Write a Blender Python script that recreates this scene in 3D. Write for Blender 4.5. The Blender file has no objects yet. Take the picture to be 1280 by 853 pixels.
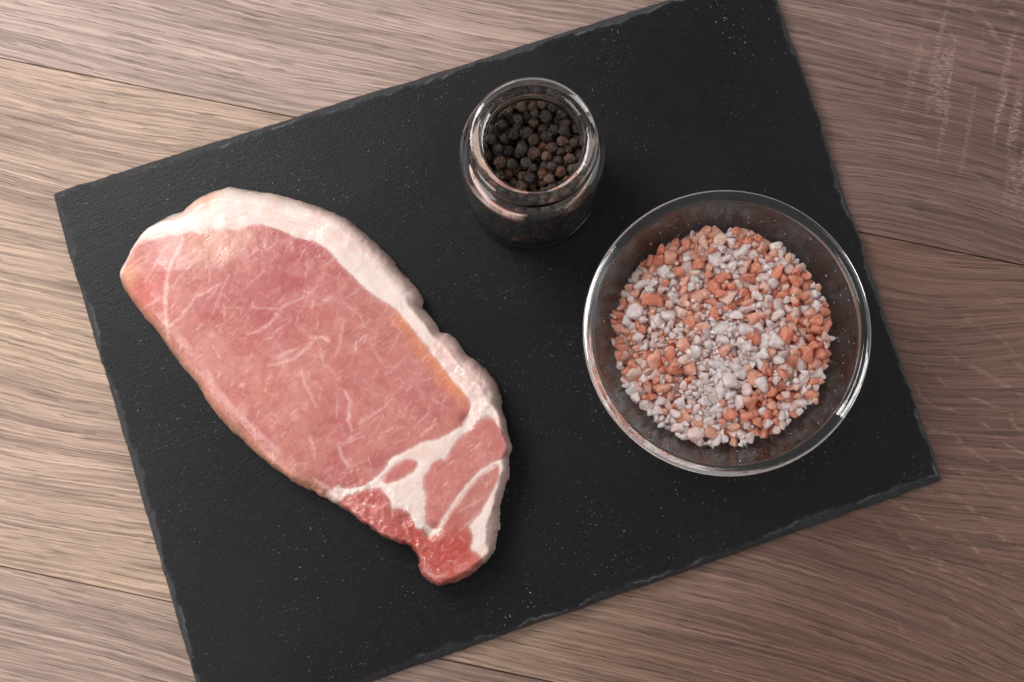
import bpy, math, random
import numpy as np
from mathutils import noise as mnoise, Vector

MM = 0.001
sc = bpy.context.scene
col = sc.collection

# ------------------------------------------------------------------ camera
F_PX, CAM_Z, TILT = 2000.0, 614.0, 0.115
cam = bpy.data.cameras.new('camera')
cam.sensor_width = 36.0
cam.lens = F_PX / 1280.0 * 36.0
cam.clip_start, cam.clip_end = 0.01, 20.0
cam_o = bpy.data.objects.new('camera', cam)
cam_o.location = (0, 0, CAM_Z * MM)
cam_o.rotation_euler = (TILT, 0, 0)
col.objects.link(cam_o)
sc.camera = cam_o

# ------------------------------------------------------------------ light
world = bpy.data.worlds.new('World'); sc.world = world
world.use_nodes = True
world.node_tree.nodes['Background'].inputs[0].default_value = (1.0, 0.975, 0.97, 1)
world.node_tree.nodes['Background'].inputs[1].default_value = 0.28

def area_lamp(name, loc, aim, sx, sy, power, color):
    l = bpy.data.lights.new(name, 'AREA'); l.shape = 'RECTANGLE'
    l.size, l.size_y, l.energy, l.color = sx * MM, sy * MM, power, color
    o = bpy.data.objects.new(name, l); col.objects.link(o)
    o.location = Vector(loc) * MM
    o.rotation_euler = (Vector(aim) - Vector(loc)).to_track_quat('-Z', 'Y').to_euler()
    return o
area_lamp('softbox', (-430, 420, 600), (-20, 80, 0), 360, 360, 5.9, (1.0, 0.98, 0.96))
area_lamp('side_softbox', (-400, -100, 370), (-60, 50, 10), 240, 360, 1.3, (1.0, 0.98, 0.96))
area_lamp('right_fill', (540, 170, 320), (60, 100, 30), 600, 480, 1.6, (1.0, 0.98, 0.97))  # unseen fill lamp, added to brighten the glass rims and the salt

vs = sc.view_settings
vs.view_transform = 'Standard'; vs.look = 'None'; vs.exposure = 0.0; vs.gamma = 1.0
vs.use_curve_mapping = False
cy = sc.cycles
cy.use_denoising = True
try: cy.denoiser = 'OPENIMAGEDENOISE'
except Exception: pass
cy.max_bounces = 20; cy.transmission_bounces = 18; cy.glossy_bounces = 8; cy.diffuse_bounces = 10
cy.transparent_max_bounces = 8
cy.caustics_reflective = True; cy.caustics_refractive = True
cy.blur_glossy = 0.3
cy.sample_clamp_indirect = 25.0

# ------------------------------------------------------------------ helpers
def at(px, py, z):
    """point of the plane at height z (mm) seen at photograph position px, py"""
    dx, dy = (px - 640.0) / F_PX, -(py - 426.5) / F_PX
    c, s = math.cos(TILT), math.sin(TILT)
    d = (dx, c * dy + s, s * dy - c)
    t = (z - CAM_Z) / d[2]
    return (t * d[0], t * d[1])

def tag(o, label=None, cat=None, group=None, kind=None):
    if label: o['label'] = label
    if cat: o['category'] = cat
    if group: o['group'] = group
    if kind: o['kind'] = kind
    return o

def empty(name, loc=(0, 0, 0)):
    o = bpy.data.objects.new(name, None); col.objects.link(o)
    o.location = Vector(loc) * MM
    o.empty_display_size = 0.02
    return o

def mesh_from(name, verts, faces, smooth=True):
    me = bpy.data.meshes.new(name)
    me.from_pydata([tuple(v) for v in verts], [], faces)
    me.update()
    if smooth: me.polygons.foreach_set('use_smooth', [True] * len(me.polygons))
    return me

def fast_mesh(name, V, Fq, smooth=True):
    """V (n,3), Fq (m,k) arrays of one face size"""
    me = bpy.data.meshes.new(name)
    n, (m, k) = len(V), Fq.shape
    me.vertices.add(n); me.vertices.foreach_set('co', np.ascontiguousarray(V, dtype=np.float32).ravel())
    me.loops.add(m * k); me.loops.foreach_set('vertex_index', Fq.astype(np.int32).ravel())
    me.polygons.add(m); me.polygons.foreach_set('loop_start', np.arange(0, m * k, k, dtype=np.int32))
    me.polygons.foreach_set('loop_total', np.full(m, k, dtype=np.int32))
    me.update(calc_edges=True)
    me.polygons.foreach_set('use_smooth', np.full(m, smooth))
    me.validate()
    return me

def link(name, me, mat=None, parent=None):
    o = bpy.data.objects.new(name, me); col.objects.link(o)
    if mat is not None and not me.materials: me.materials.append(mat)
    if parent is not None: o.parent = parent
    return o

def vnoise(x, y, seed=0):
    """smooth 2-D value noise in -1..1"""
    xi, yi = np.floor(x).astype(np.int64), np.floor(y).astype(np.int64)
    fx, fy = x - xi, y - yi
    fx = fx * fx * fx * (fx * (fx * 6 - 15) + 10); fy = fy * fy * fy * (fy * (fy * 6 - 15) + 10)
    def h(a, b):
        n = (a * 374761393 + b * 668265263 + seed * 974634777) & 0x7fffffff
        n = ((n ^ (n >> 13)) * 1274126177) & 0x7fffffff
        n = ((n ^ (n >> 16)) * 2246822519) & 0x7fffffff
        return (n & 0xffffff) / float(0xffffff) * 2 - 1
    a, b, c, d = h(xi, yi), h(xi + 1, yi), h(xi, yi + 1), h(xi + 1, yi + 1)
    return (a * (1 - fx) + b * fx) * (1 - fy) + (c * (1 - fx) + d * fx) * fy

def fbm(x, y, oct=4, seed=0, gain=.5):
    s, a, t = 0, 1.0, 0
    for i in range(oct):
        s = s + a * vnoise(x * 2 ** i + 17.3 * i, y * 2 ** i - 9.1 * i, seed + i); t += a; a *= gain
    return s / t

def smooth(e0, e1, x):
    t = np.clip((x - e0) / (e1 - e0), 0, 1); return t * t * (3 - 2 * t)

class NT:
    """small node-tree writer"""
    def __init__(self, name):
        self.mat = bpy.data.materials.new(name); self.mat.use_nodes = True
        self.t = self.mat.node_tree; self.t.nodes.clear()
        self.out = self.t.nodes.new('ShaderNodeOutputMaterial')
    def put(self, sock, v):
        if v is None: return
        if isinstance(v, bpy.types.NodeSocket): self.t.links.new(v, sock)
        else:
            if sock.type == 'RGBA' and hasattr(v, '__len__') and len(v) == 3: v = (*v, 1)
            sock.default_value = v
    def node(self, kind, ins=None, **props):
        n = self.t.nodes.new(kind)
        for k, v in props.items(): setattr(n, k, v)
        for k, v in (ins or {}).items(): self.put(n.inputs[k], v)
        return n
    def m(self, op, a, b=None, c=None, clamp=False):
        n = self.t.nodes.new('ShaderNodeMath'); n.operation = op; n.use_clamp = clamp
        for i, v in enumerate((a, b, c)): self.put(n.inputs[i], v)
        return n.outputs[0]
    def vm(self, op, a, b=None):
        n = self.t.nodes.new('ShaderNodeVectorMath'); n.operation = op
        self.put(n.inputs[0], a); self.put(n.inputs[1], b)
        return n.outputs[0]
    def coord(self): return self.node('ShaderNodeTexCoord').outputs['Object']
    def sep(self, v):
        n = self.node('ShaderNodeSeparateXYZ', {0: v}); return n.outputs
    def comb(self, x, y, z=0.0):
        return self.node('ShaderNodeCombineXYZ', {0: x, 1: y, 2: z}).outputs[0]
    def noise(self, v, scale=1.0, detail=2.0, rough=.5, dist=0.0):
        return self.node('ShaderNodeTexNoise', {'Vector': v, 'Scale': scale, 'Detail': detail, 'Roughness': rough, 'Distortion': dist}).outputs[0]
    def ramp(self, f, stops, interp='LINEAR'):
        n = self.node('ShaderNodeValToRGB', {0: f}); cr = n.color_ramp; cr.interpolation = interp
        while len(cr.elements) < len(stops): cr.elements.new(.5)
        for e, (p, c) in zip(cr.elements, stops):
            e.position = p; e.color = (c, c, c, 1) if not hasattr(c, '__len__') else (*c, 1)
        return n.outputs[0]
    def step(self, f, a, b):
        n = self.node('ShaderNodeMapRange', {0: f, 1: a, 2: b, 3: 0.0, 4: 1.0}, interpolation_type='SMOOTHSTEP'); return n.outputs[0]
    def mix(self, f, a, b, mode='MIX'):
        n = self.t.nodes.new('ShaderNodeMix'); n.data_type = 'RGBA'; n.blend_type = mode
        self.put(n.inputs[0], f); self.put(n.inputs[6], a); self.put(n.inputs[7], b)
        return n.outputs[2]
    def bump(self, h, strength, dist, normal=None):
        return self.node('ShaderNodeBump', {'Height': h, 'Strength': strength, 'Distance': dist, 'Normal': normal}).outputs[0]
    def principled(self, **ins):
        n = self.t.nodes.new('ShaderNodeBsdfPrincipled')
        for k, v in ins.items(): self.put(n.inputs[k.replace('_', ' ')], v)
        self.t.links.new(n.outputs[0], self.out.inputs[0])
        return self.mat

# ------------------------------------------------------------------ wood
def wood_mat(name, seed, light, dark, tan, grain=1.0, brown=None, marks=None, cathedral=None):
    n = NT(name)
    x, y, z = n.sep(n.coord())
    X = n.m('ADD', x, seed * 3.17); Y = n.m('ADD', y, seed * 1.31)
    w1 = n.noise(n.comb(n.m('MULTIPLY', X, 5), n.m('MULTIPLY', Y, 8)), detail=1)
    w2 = n.noise(n.comb(n.m('MULTIPLY', X, 22), n.m('MULTIPLY', Y, 60), 3.0), detail=1)
    Yw = n.m('ADD', Y, n.m('MULTIPLY', n.m('MULTIPLY', n.m('SUBTRACT', w1, .5), .026), n.m('MULTIPLY_ADD', n.step(x, .02, .26), 2.4, 1.0)))
    Yw = n.m('ADD', Yw, n.m('MULTIPLY', n.m('SUBTRACT', w2, .5), .0014))
    w3 = n.noise(n.comb(n.m('MULTIPLY', X, 150), n.m('MULTIPLY', Y, 420), 6.0), detail=2)
    Yw = n.m('ADD', Yw, n.m('MULTIPLY', n.m('SUBTRACT', w3, .5), .0011))
    rings = n.noise(n.comb(n.m('MULTIPLY', X, 2.5), n.m('MULTIPLY', Yw, 130), 1.0), detail=3, rough=.6)
    streak = n.noise(n.comb(n.m('MULTIPLY', X, 11), n.m('MULTIPLY', Yw, 720), 2.0), detail=4, rough=.7)
    fibre = n.noise(n.comb(n.m('MULTIPLY', X, 26), n.m('MULTIPLY', Yw, 1500), 5.0), detail=3, rough=.65)
    pores = n.step(n.noise(n.comb(n.m('MULTIPLY', X, 55), n.m('MULTIPLY', Yw, 1000), 7.0), detail=1), .62, .69)
    limed = n.step(n.noise(n.comb(n.m('MULTIPLY', X, 10), n.m('MULTIPLY', Yw, 1100), 9.0), detail=2, rough=.6), .54, .66)
    tint = n.noise(n.comb(n.m('MULTIPLY', X, 6), n.m('MULTIPLY', Y, 22), 11.0), detail=2)
    zone = n.noise(n.comb(n.m('MULTIPLY', X, 9), n.m('MULTIPLY', Yw, 35), 13.0), detail=2)
    c = n.mix(n.step(rings, .34, .66), dark, light)
    c = n.mix(n.m('MULTIPLY', n.step(tint, .42, .68), .75), c, tan)
    sd = n.m('SUBTRACT', 1.0, n.step(streak, .41, .49)); sl = n.step(streak, .52, .58)
    c = n.mix(n.m('MULTIPLY', sd, .45), c, tuple(k * .50 for k in dark))
    c = n.mix(n.m('MULTIPLY', sl, n.m('MULTIPLY_ADD', zone, .7, .05)), c, tuple(min(1, k * 1.45) for k in light))
    c = n.mix(n.m('MULTIPLY', limed, n.m('MULTIPLY_ADD', zone, .8, .0)), c, tuple(min(1, k * 1.5) for k in light))
    c = n.mix(n.m('MULTIPLY', pores, .40), c, tuple(k * .30 for k in dark))
    fib = n.m('MULTIPLY_ADD', n.m('SUBTRACT', fibre, .5), 1.7 * grain, 1.0)
    c = n.mix(1.0, c, n.comb(fib, fib, fib), 'MULTIPLY')
    hgt = n.m('ADD', n.m('MULTIPLY', streak, .6), n.m('MULTIPLY', fibre, .35))
    hgt = n.m('SUBTRACT', hgt, n.m('MULTIPLY', pores, .6))
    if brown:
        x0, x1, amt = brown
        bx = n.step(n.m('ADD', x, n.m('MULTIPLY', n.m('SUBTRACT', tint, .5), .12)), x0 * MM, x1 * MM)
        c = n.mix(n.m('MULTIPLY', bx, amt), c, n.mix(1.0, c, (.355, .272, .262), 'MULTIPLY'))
    # soft smudgy dark figure, long and oblique
    fig = n.step(n.noise(n.comb(n.m('MULTIPLY_ADD', Y, 130, n.m('MULTIPLY', X, 40)), n.m('MULTIPLY', X, 26), 17.0), detail=2), .60, .72)
    c = n.mix(n.m('MULTIPLY', fig, .28), c, tuple(k * .75 for k in dark))
    if cathedral:
        cx, cyy, rad, amp = cathedral
        mask = n.m('SUBTRACT', 1.0, n.step(n.node('ShaderNodeVectorMath', {0: n.comb(n.m('SUBTRACT', x, cx * MM), n.m('MULTIPLY', n.m('SUBTRACT', y, cyy * MM), 1.3)), 1: (0, 0, 0)}, operation='DISTANCE').outputs['Value'], rad * .45 * MM, rad * MM))
        wav = n.m('ADD', n.m('MULTIPLY', n.m('SUBTRACT', y, cyy * MM), 1000.0 / 11), n.m('MULTIPLY', n.m('SUBTRACT', x, cx * MM), 1000.0 / 26))
        wav = n.m('ADD', wav, n.m('MULTIPLY', n.noise(n.comb(n.m('MULTIPLY', X, 18), n.m('MULTIPLY', Y, 28), 21.0), detail=3), 3.2))
        fr = n.m('FRACT', wav)
        edge = n.m('MULTIPLY', n.step(fr, .0, .55), n.m('SUBTRACT', 1.0, n.step(fr, .82, 1.0)))
        brk = n.step(n.noise(n.comb(n.m('MULTIPLY', X, 160), n.m('MULTIPLY', Y, 420), 23.0), detail=3, rough=.65), .42, .62)
        c = n.mix(n.m('MULTIPLY', n.m('MULTIPLY', mask, n.m('SUBTRACT', 1.0, edge)), .40 * amp), c, tuple(k * .62 for k in dark))
        band = n.m('MULTIPLY', n.step(fr, .58, .70), n.m('SUBTRACT', 1.0, n.step(fr, .71, .84)))
        c = n.mix(n.m('MULTIPLY', n.m('MULTIPLY', n.m('MULTIPLY', band, brk), mask), .5 * amp), c, tuple(min(1, k * 1.5) for k in light))
    if marks:
        cx, cyy, rx, ry = marks
        dv = n.comb(n.m('DIVIDE', n.m('SUBTRACT', x, cx * MM), rx * MM), n.m('DIVIDE', n.m('SUBTRACT', y, cyy * MM), ry * MM))
        mask = n.m('SUBTRACT', 1.0, n.step(n.node('ShaderNodeVectorMath', {0: dv, 1: (0, 0, 0)}, operation='DISTANCE').outputs['Value'], .45, 1.0))
        sx = n.m('SUBTRACT', x, n.m('MULTIPLY', y, .02))
        bands = n.step(n.noise(n.comb(n.m('MULTIPLY', sx, 175), n.m('MULTIPLY', y, 20), 31.0), detail=1), .52, .64)
        grit = n.step(n.noise(n.comb(n.m('MULTIPLY', sx, 420), n.m('MULTIPLY', y, 1100), 33.0), detail=4, rough=.7), .42, .66)
        c = n.mix(n.m('MULTIPLY', n.m('MULTIPLY', bands, grit), n.m('MULTIPLY', mask, .42)), c, tuple(min(1, k * 1.6) for k in light))
    rough = n.m('MULTIPLY_ADD', fibre, .22, .40)
    return n.principled(Base_Color=c, Roughness=rough, Specular_IOR_Level=.35, Normal=n.bump(hgt, .55, .00045))

SEAM = -0.204
table = empty('table_top')
tag(table, 'table top of long wood grain planks under the slate board', 'table', kind='structure')
u = np.array([math.cos(SEAM), math.sin(SEAM)]); v = np.array([-math.sin(SEAM), math.cos(SEAM)])
seam_off = 138.7
PW = 193.0
def plank_mesh(length, width, thick):
    g = 0.11; b = 0.4
    prof = [(-width / 2 + g, -thick), (-width / 2 + g, -b), (-width / 2 + g + b * .6, 0), (width / 2 - g - b * .6, 0), (width / 2 - g, -b), (width / 2 - g, -thick)]
    V, Fc = [], []
    k = len(prof)
    for sx in (-.5, .5):
        for (yy, zz) in prof: V.append((sx * length * MM, yy * MM, zz * MM))
    for i in range(k):
        j = (i + 1) % k
        Fc.append((i, k + i, k + j, j))
    Fc.append(tuple(range(k))[::1]); Fc.append(tuple(range(2 * k - 1, k - 1, -1)))
    me = mesh_from('plank', V, Fc, smooth=False)
    return me
plank_specs = [
    (2, wood_mat('wood_back', 7, (.36, .25, .20), (.25, .165, .135), (.37, .27, .20))),
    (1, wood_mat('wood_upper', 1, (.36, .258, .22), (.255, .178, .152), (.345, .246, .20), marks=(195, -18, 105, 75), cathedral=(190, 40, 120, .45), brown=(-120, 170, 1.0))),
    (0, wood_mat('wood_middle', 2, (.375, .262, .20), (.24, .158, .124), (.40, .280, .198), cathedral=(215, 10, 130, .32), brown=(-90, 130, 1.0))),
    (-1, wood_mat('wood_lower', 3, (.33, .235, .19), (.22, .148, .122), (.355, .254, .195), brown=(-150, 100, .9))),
    (-2, wood_mat('wood_front', 5, (.36, .25, .20), (.25, .165, .135), (.40, .29, .21))),
]
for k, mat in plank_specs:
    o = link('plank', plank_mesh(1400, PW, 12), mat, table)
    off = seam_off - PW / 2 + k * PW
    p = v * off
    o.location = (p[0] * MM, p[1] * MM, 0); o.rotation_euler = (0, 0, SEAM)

# ------------------------------------------------------------------ slate board
SLATE_T = 5.5
def slate_material():
    n = NT('slate')
    co = n.coord()
    x, y, z = n.sep(co)
    a = math.radians(24)
    rx = n.m('ADD', n.m('MULTIPLY', x, math.cos(a)), n.m('MULTIPLY', y, math.sin(a)))
    ry = n.m('SUBTRACT', n.m('MULTIPLY', y, math.cos(a)), n.m('MULTIPLY', x, math.sin(a)))
    fib = n.noise(n.comb(n.m('MULTIPLY', rx, 260), n.m('MULTIPLY', ry, 900)), detail=4, rough=.65)
    lay = n.noise(n.comb(n.m('MULTIPLY', rx, 22), n.m('MULTIPLY', ry, 60), 4.0), detail=4, rough=.6)
    grain = n.noise(co, scale=1700, detail=3, rough=.7)
    big = n.noise(co, scale=14, detail=3)
    speck = n.step(n.noise(n.comb(n.m('MULTIPLY', x, 1150), n.m('MULTIPLY', y, 950), 6.0), detail=1, rough=.5), .70, .77)
    speck = n.m('MULTIPLY', speck, n.step(n.noise(co, scale=60, detail=2), .40, .60))
    # hair-thin scratches: short dashes in two directions
    def dashes(ang, sx, sy, t, sd):
        ca, sa = math.cos(ang), math.sin(ang)
        p = n.m('ADD', n.m('MULTIPLY', x, ca), n.m('MULTIPLY', y, sa)); q = n.m('SUBTRACT', n.m('MULTIPLY', y, ca), n.m('MULTIPLY', x, sa))
        return n.step(n.noise(n.comb(n.m('MULTIPLY', p, sx), n.m('MULTIPLY', q, sy), sd), detail=1, rough=.5), t, t + .05)
    d = n.m('ADD', dashes(1.9, 420, 1700, .755, 1.0), dashes(.45, 380, 1800, .75, 2.0), clamp=True)
    d = n.m('ADD', d, dashes(-.6, 420, 1600, .765, 3.0), clamp=True)
    marks = n.m('ADD', n.m('MULTIPLY', speck, .8), n.m('MULTIPLY', d, .9), clamp=True)
    c = n.mix(n.step(big, .35, .7), (.0066, .0068, .0080), (.0105, .0108, .0122))
    c = n.mix(n.m('MULTIPLY', n.step(fib, .52, .78), .5), c, (.030, .030, .032))
    att = n.node('ShaderNodeAttribute', attribute_name='chip').outputs['Fac']
    c = n.mix(n.m('MULTIPLY', att, n.m('MULTIPLY_ADD', grain, .8, .25)), c, (.062, .066, .072))
    lip = n.node('ShaderNodeAttribute', attribute_name='lip').outputs['Fac']
    c = n.mix(n.m('MULTIPLY', lip, n.step(grain, .35, .6)), c, (.13, .134, .14))
    c = n.mix(n.m('MULTIPLY', n.m('MULTIPLY', marks, n.step(n.noise(co, scale=35, detail=2), .38, .62)), .65), c, (.34, .34, .34))
    hgt = n.m('ADD', n.m('MULTIPLY', fib, .5), n.m('ADD', n.m('MULTIPLY', lay, .7), n.m('MULTIPLY', grain, .5)))
    rough = n.m('MULTIPLY_ADD', grain, .16, .28)
    return n.principled(Base_Color=c, Roughness=rough, Specular_IOR_Level=.17, Normal=n.bump(hgt, .42, .0005))

def build_slate():
    rng = np.random.RandomState(4)
    C = np.array([(-179.2, 128.6), (-112.4, -79.0), (164.2, 17.2), (100.9, 219.3)])   # TL, BL, BR, TR, anticlockwise
    rows = 40; W = 13.0
    cen = C.mean(0)
    per = []
    side_id = []
    for i in range(4):
        a, b = C[i], C[(i + 1) % 4]
        L = np.linalg.norm(b - a); m = int(L / .4)
        for j in range(m): per.append((i, j / m, L)); side_id.append(i)
    # inner corners: offset lines
    inn = []
    def offset(i):
        a, b = C[i], C[(i + 1) % 4]; t = (b - a) / np.linalg.norm(b - a); nrm = np.array([-t[1], t[0]]); return a + nrm * W, t
    for i in range(4):
        p1, t1 = offset((i - 1) % 4); p2, t2 = offset(i)
        k = np.linalg.solve(np.array([t1, -t2]).T, p2 - p1); inn.append(p1 + k[0] * t1)
    inn = np.array(inn)
    sid = np.array(side_id); fr = np.array([p[1] for p in per]); Ls = np.array([p[2] for p in per])
    outer = C[sid] * (1 - fr[:, None]) + C[(sid + 1) % 4] * fr[:, None]
    inner = inn[sid] * (1 - fr[:, None]) + inn[(sid + 1) % 4] * fr[:, None]
    N = len(outer)
    arc = np.arange(N) * .4
    dirn = inner - outer; dirn /= np.linalg.norm(dirn, axis=1)[:, None]
    wob = .6 * fbm(outer[:, 0] / 30, outer[:, 1] / 26, 3, 3) + .28 * fbm(outer[:, 0] / 5, outer[:, 1] / 5, 3, 8)
    # round the corners a little
    cd = np.minimum(fr, 1 - fr) * Ls
    wob = wob + 0.5 * np.clip(1 - cd / 2.0, 0, 1) ** 2
    outer = outer + dirn * wob[:, None]
    t = (np.linspace(0, 1, rows)) ** 1.25
    P = outer[None] * (1 - t[:, None, None]) + inner[None] * t[:, None, None]
    dist = t[:, None] * W * np.ones((1, N))
    X, Y = P[..., 0], P[..., 1]
    # chipped bevel: width varies along the edge, each side broken by flake scars
    wide = np.array([3.4, 3.2, 2.6, 3.8])  # left, bottom, right, top
    wv = wide[sid]
    bw = wv * (.62 + .70 * fbm(outer[:, 0] / 22, outer[:, 1] / 16, 3, 21)) + 1.6 * np.abs(fbm(outer[:, 0] / 6, outer[:, 1] / 6, 3, 31))
    bw = np.clip(bw, .6, 9)
    dn = dist + .7 * fbm(X / 6, Y / 6, 3, 5) + .18 * fbm(X / 1.6, Y / 1.6, 2, 6)
    q = np.clip(dn / bw[None], 0, 1)
    zt = 1.0 + (SLATE_T - 1.0) * q ** .85
    # cleavage terraces
    st = 1.05
    ph = .8 * fbm(X / 11, Y / 11, 3, 41)
    zz = zt / st + ph
    ter = (np.floor(zz) + smooth(.25, .75, zz - np.floor(zz)) - ph) * st
    zt = np.where(q < 1, .45 * zt + .55 * np.minimum(ter, SLATE_T), SLATE_T)
    zt = zt + np.where(q < 1, .22 * fbm(X / .9, Y / .9, 2, 51), 0)
    # fracture line at the lip of the bevel
    top = smooth(.97, 1.03, dn / bw[None])
    zt = np.minimum(zt, SLATE_T) * (1 - top) + SLATE_T * top
    fade = smooth(0, 1, (W - dist) / 3.0)
    zt = SLATE_T + (zt - SLATE_T) * np.where(dist > W - 3, fade, 1)
    zt[0] = .9
    chip = np.clip(1 - top + .15 * np.exp(-((dn - bw[None]) / .9) ** 2), 0, 1) * np.where(dist > W - 3, 0, 1)
    lipv = np.exp(-((dn - bw[None]) / .38) ** 2) * smooth(.05, .55, fbm(X / 7, Y / 7, 3, 61)) * np.where(dist > W - 3, 0, 1)
    V = [np.stack([outer[:, 0] + dirn[:, 0] * .6, outer[:, 1] + dirn[:, 1] * .6, np.zeros(N) + .02], 1)]
    ch = [np.ones(N)]; lp = [np.zeros(N)]
    for r in range(rows):
        V.append(np.stack([X[r], Y[r], zt[r]], 1)); ch.append(chip[r]); lp.append(lipv[r])
    Vn = np.concatenate(V); chv = np.concatenate(ch)
    R = rows + 1
    idx = np.arange(R * N).reshape(R, N)
    a = idx[:-1]; b = idx[1:]
    Q = np.stack([a, np.roll(a, -1, 1), np.roll(b, -1, 1), b], -1).reshape(-1, 4)
    org = np.array([cen[0], cen[1], 0])
    faces = [tuple(f) for f in Q.tolist()]
    faces.append(tuple(idx[-1].tolist()))
    faces.append(tuple(idx[0][::-1].tolist()))
    me = bpy.data.meshes.new('slate_board')
    me.from_pydata(((Vn - org) * MM).tolist(), [], faces); me.update()
    me.polygons.foreach_set('use_smooth', [True] * len(faces))
    at_ = me.attributes.new('chip', 'FLOAT', 'POINT'); at_.data.foreach_set('value', chv.astype(np.float32))
    al = me.attributes.new('lip', 'FLOAT', 'POINT'); al.data.foreach_set('value', np.concatenate(lp).astype(np.float32))
    o = link('slate_board', me, slate_material())
    o.location = Vector(org) * MM
    tag(o, 'black slate serving board with rough chipped edges lying on the wood', 'slate board')
build_slate()

# ------------------------------------------------------------------ pork chop
OUT = [(152,350),(155,338),(163,326),(170,314),(178,304),(190,287),(210,273.5),(231,265.5),(245,253.5),(258,246),(271,240),(292,236),(317,240),(347,244.5),(375,252),(400,260),(415,266),(430,272.5),(451,287),(472,307),(491,325),(500,337.5),(512,351),(524,365),(529,377),(527.5,384),(536,394),(545,406),(550,415.5),(561,418),(573,429),(585,445),(600,454.5),(612.5,468),(621,481),(628,501),(627,509),(632,523),(634,539),(640.5,559),(637,571.5),(638,587),(633.5,605),(625.5,632),(624,657),(619.5,687),(610,701),(595,714.5),(574,727),(549.5,732.5),(537,727),(526,714),(522,706),(523,700),(513,684),(505,679.5),(491.5,676.5),(470,666),(449,649.5),(433.5,638.5),(415,628),(403,620.5),(390,614),(375,607.5),(351,591),(332,577),(314,560.5),(302,549.5),(283.5,533),(262,505.5),(247,480),(232,462.5),(213.5,438),(198,415.5),(180,395),(161.5,371)]
EYE = [(150,352),(162,328),(178,305),(197,300),(213,295),(226,297),(240.5,293),(252,296),(268,288.5),(281,292),(292,290),(301,289),(311,285.5),(323,282.5),(335,284),(347,288.5),(369,299),(390,303),(403,310),(414.5,317.5),(436,340.5),(454,360),(468,370),(481.5,378.5),(497,391),(512,406),(524,421),(539,442),(554.5,461),(568,480),(583,496),(589,508),(585,522),(571,538),(552,548.5),(531,554.5),(513,562),(494.5,573),(485,583.5),(473,597),(455,608),(433.5,612.5),(424,611),(412,614),(395,624),(300,570),(180,430),(140,380)]
CAPM = [(611,521),(626,538),(634.5,559),(633,571),(619,578),(601,589.5),(583,608),(570,624),(561,640),(549,658),(541,660),(533,652),(531,641),(534,623),(529.5,611),(531,596),(543,580.5),(558.5,573),(565,561),(580,544),(595,531)]
FLAP = [(626,588),(619.5,608),(610,626),(598,645),(588,657),(592,669),(590.5,687),(602,696),(600,708),(575,735),(540,740),(515,712),(505,690),(470,674),(430,645),(424,627),(446,617),(473,610),(487,622),(491,637),(503.5,636),(513,643),(522,660),(530,661),(536,670),(546,668),(552,660),(563,643),(573,627),(585,612),(603,594),(620,583)]
ISLE = [(479,598),(485,591),(491.5,585),(507,576),(520,576),(522,585),(507,597.5),(491.5,605),(482,606)]

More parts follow.
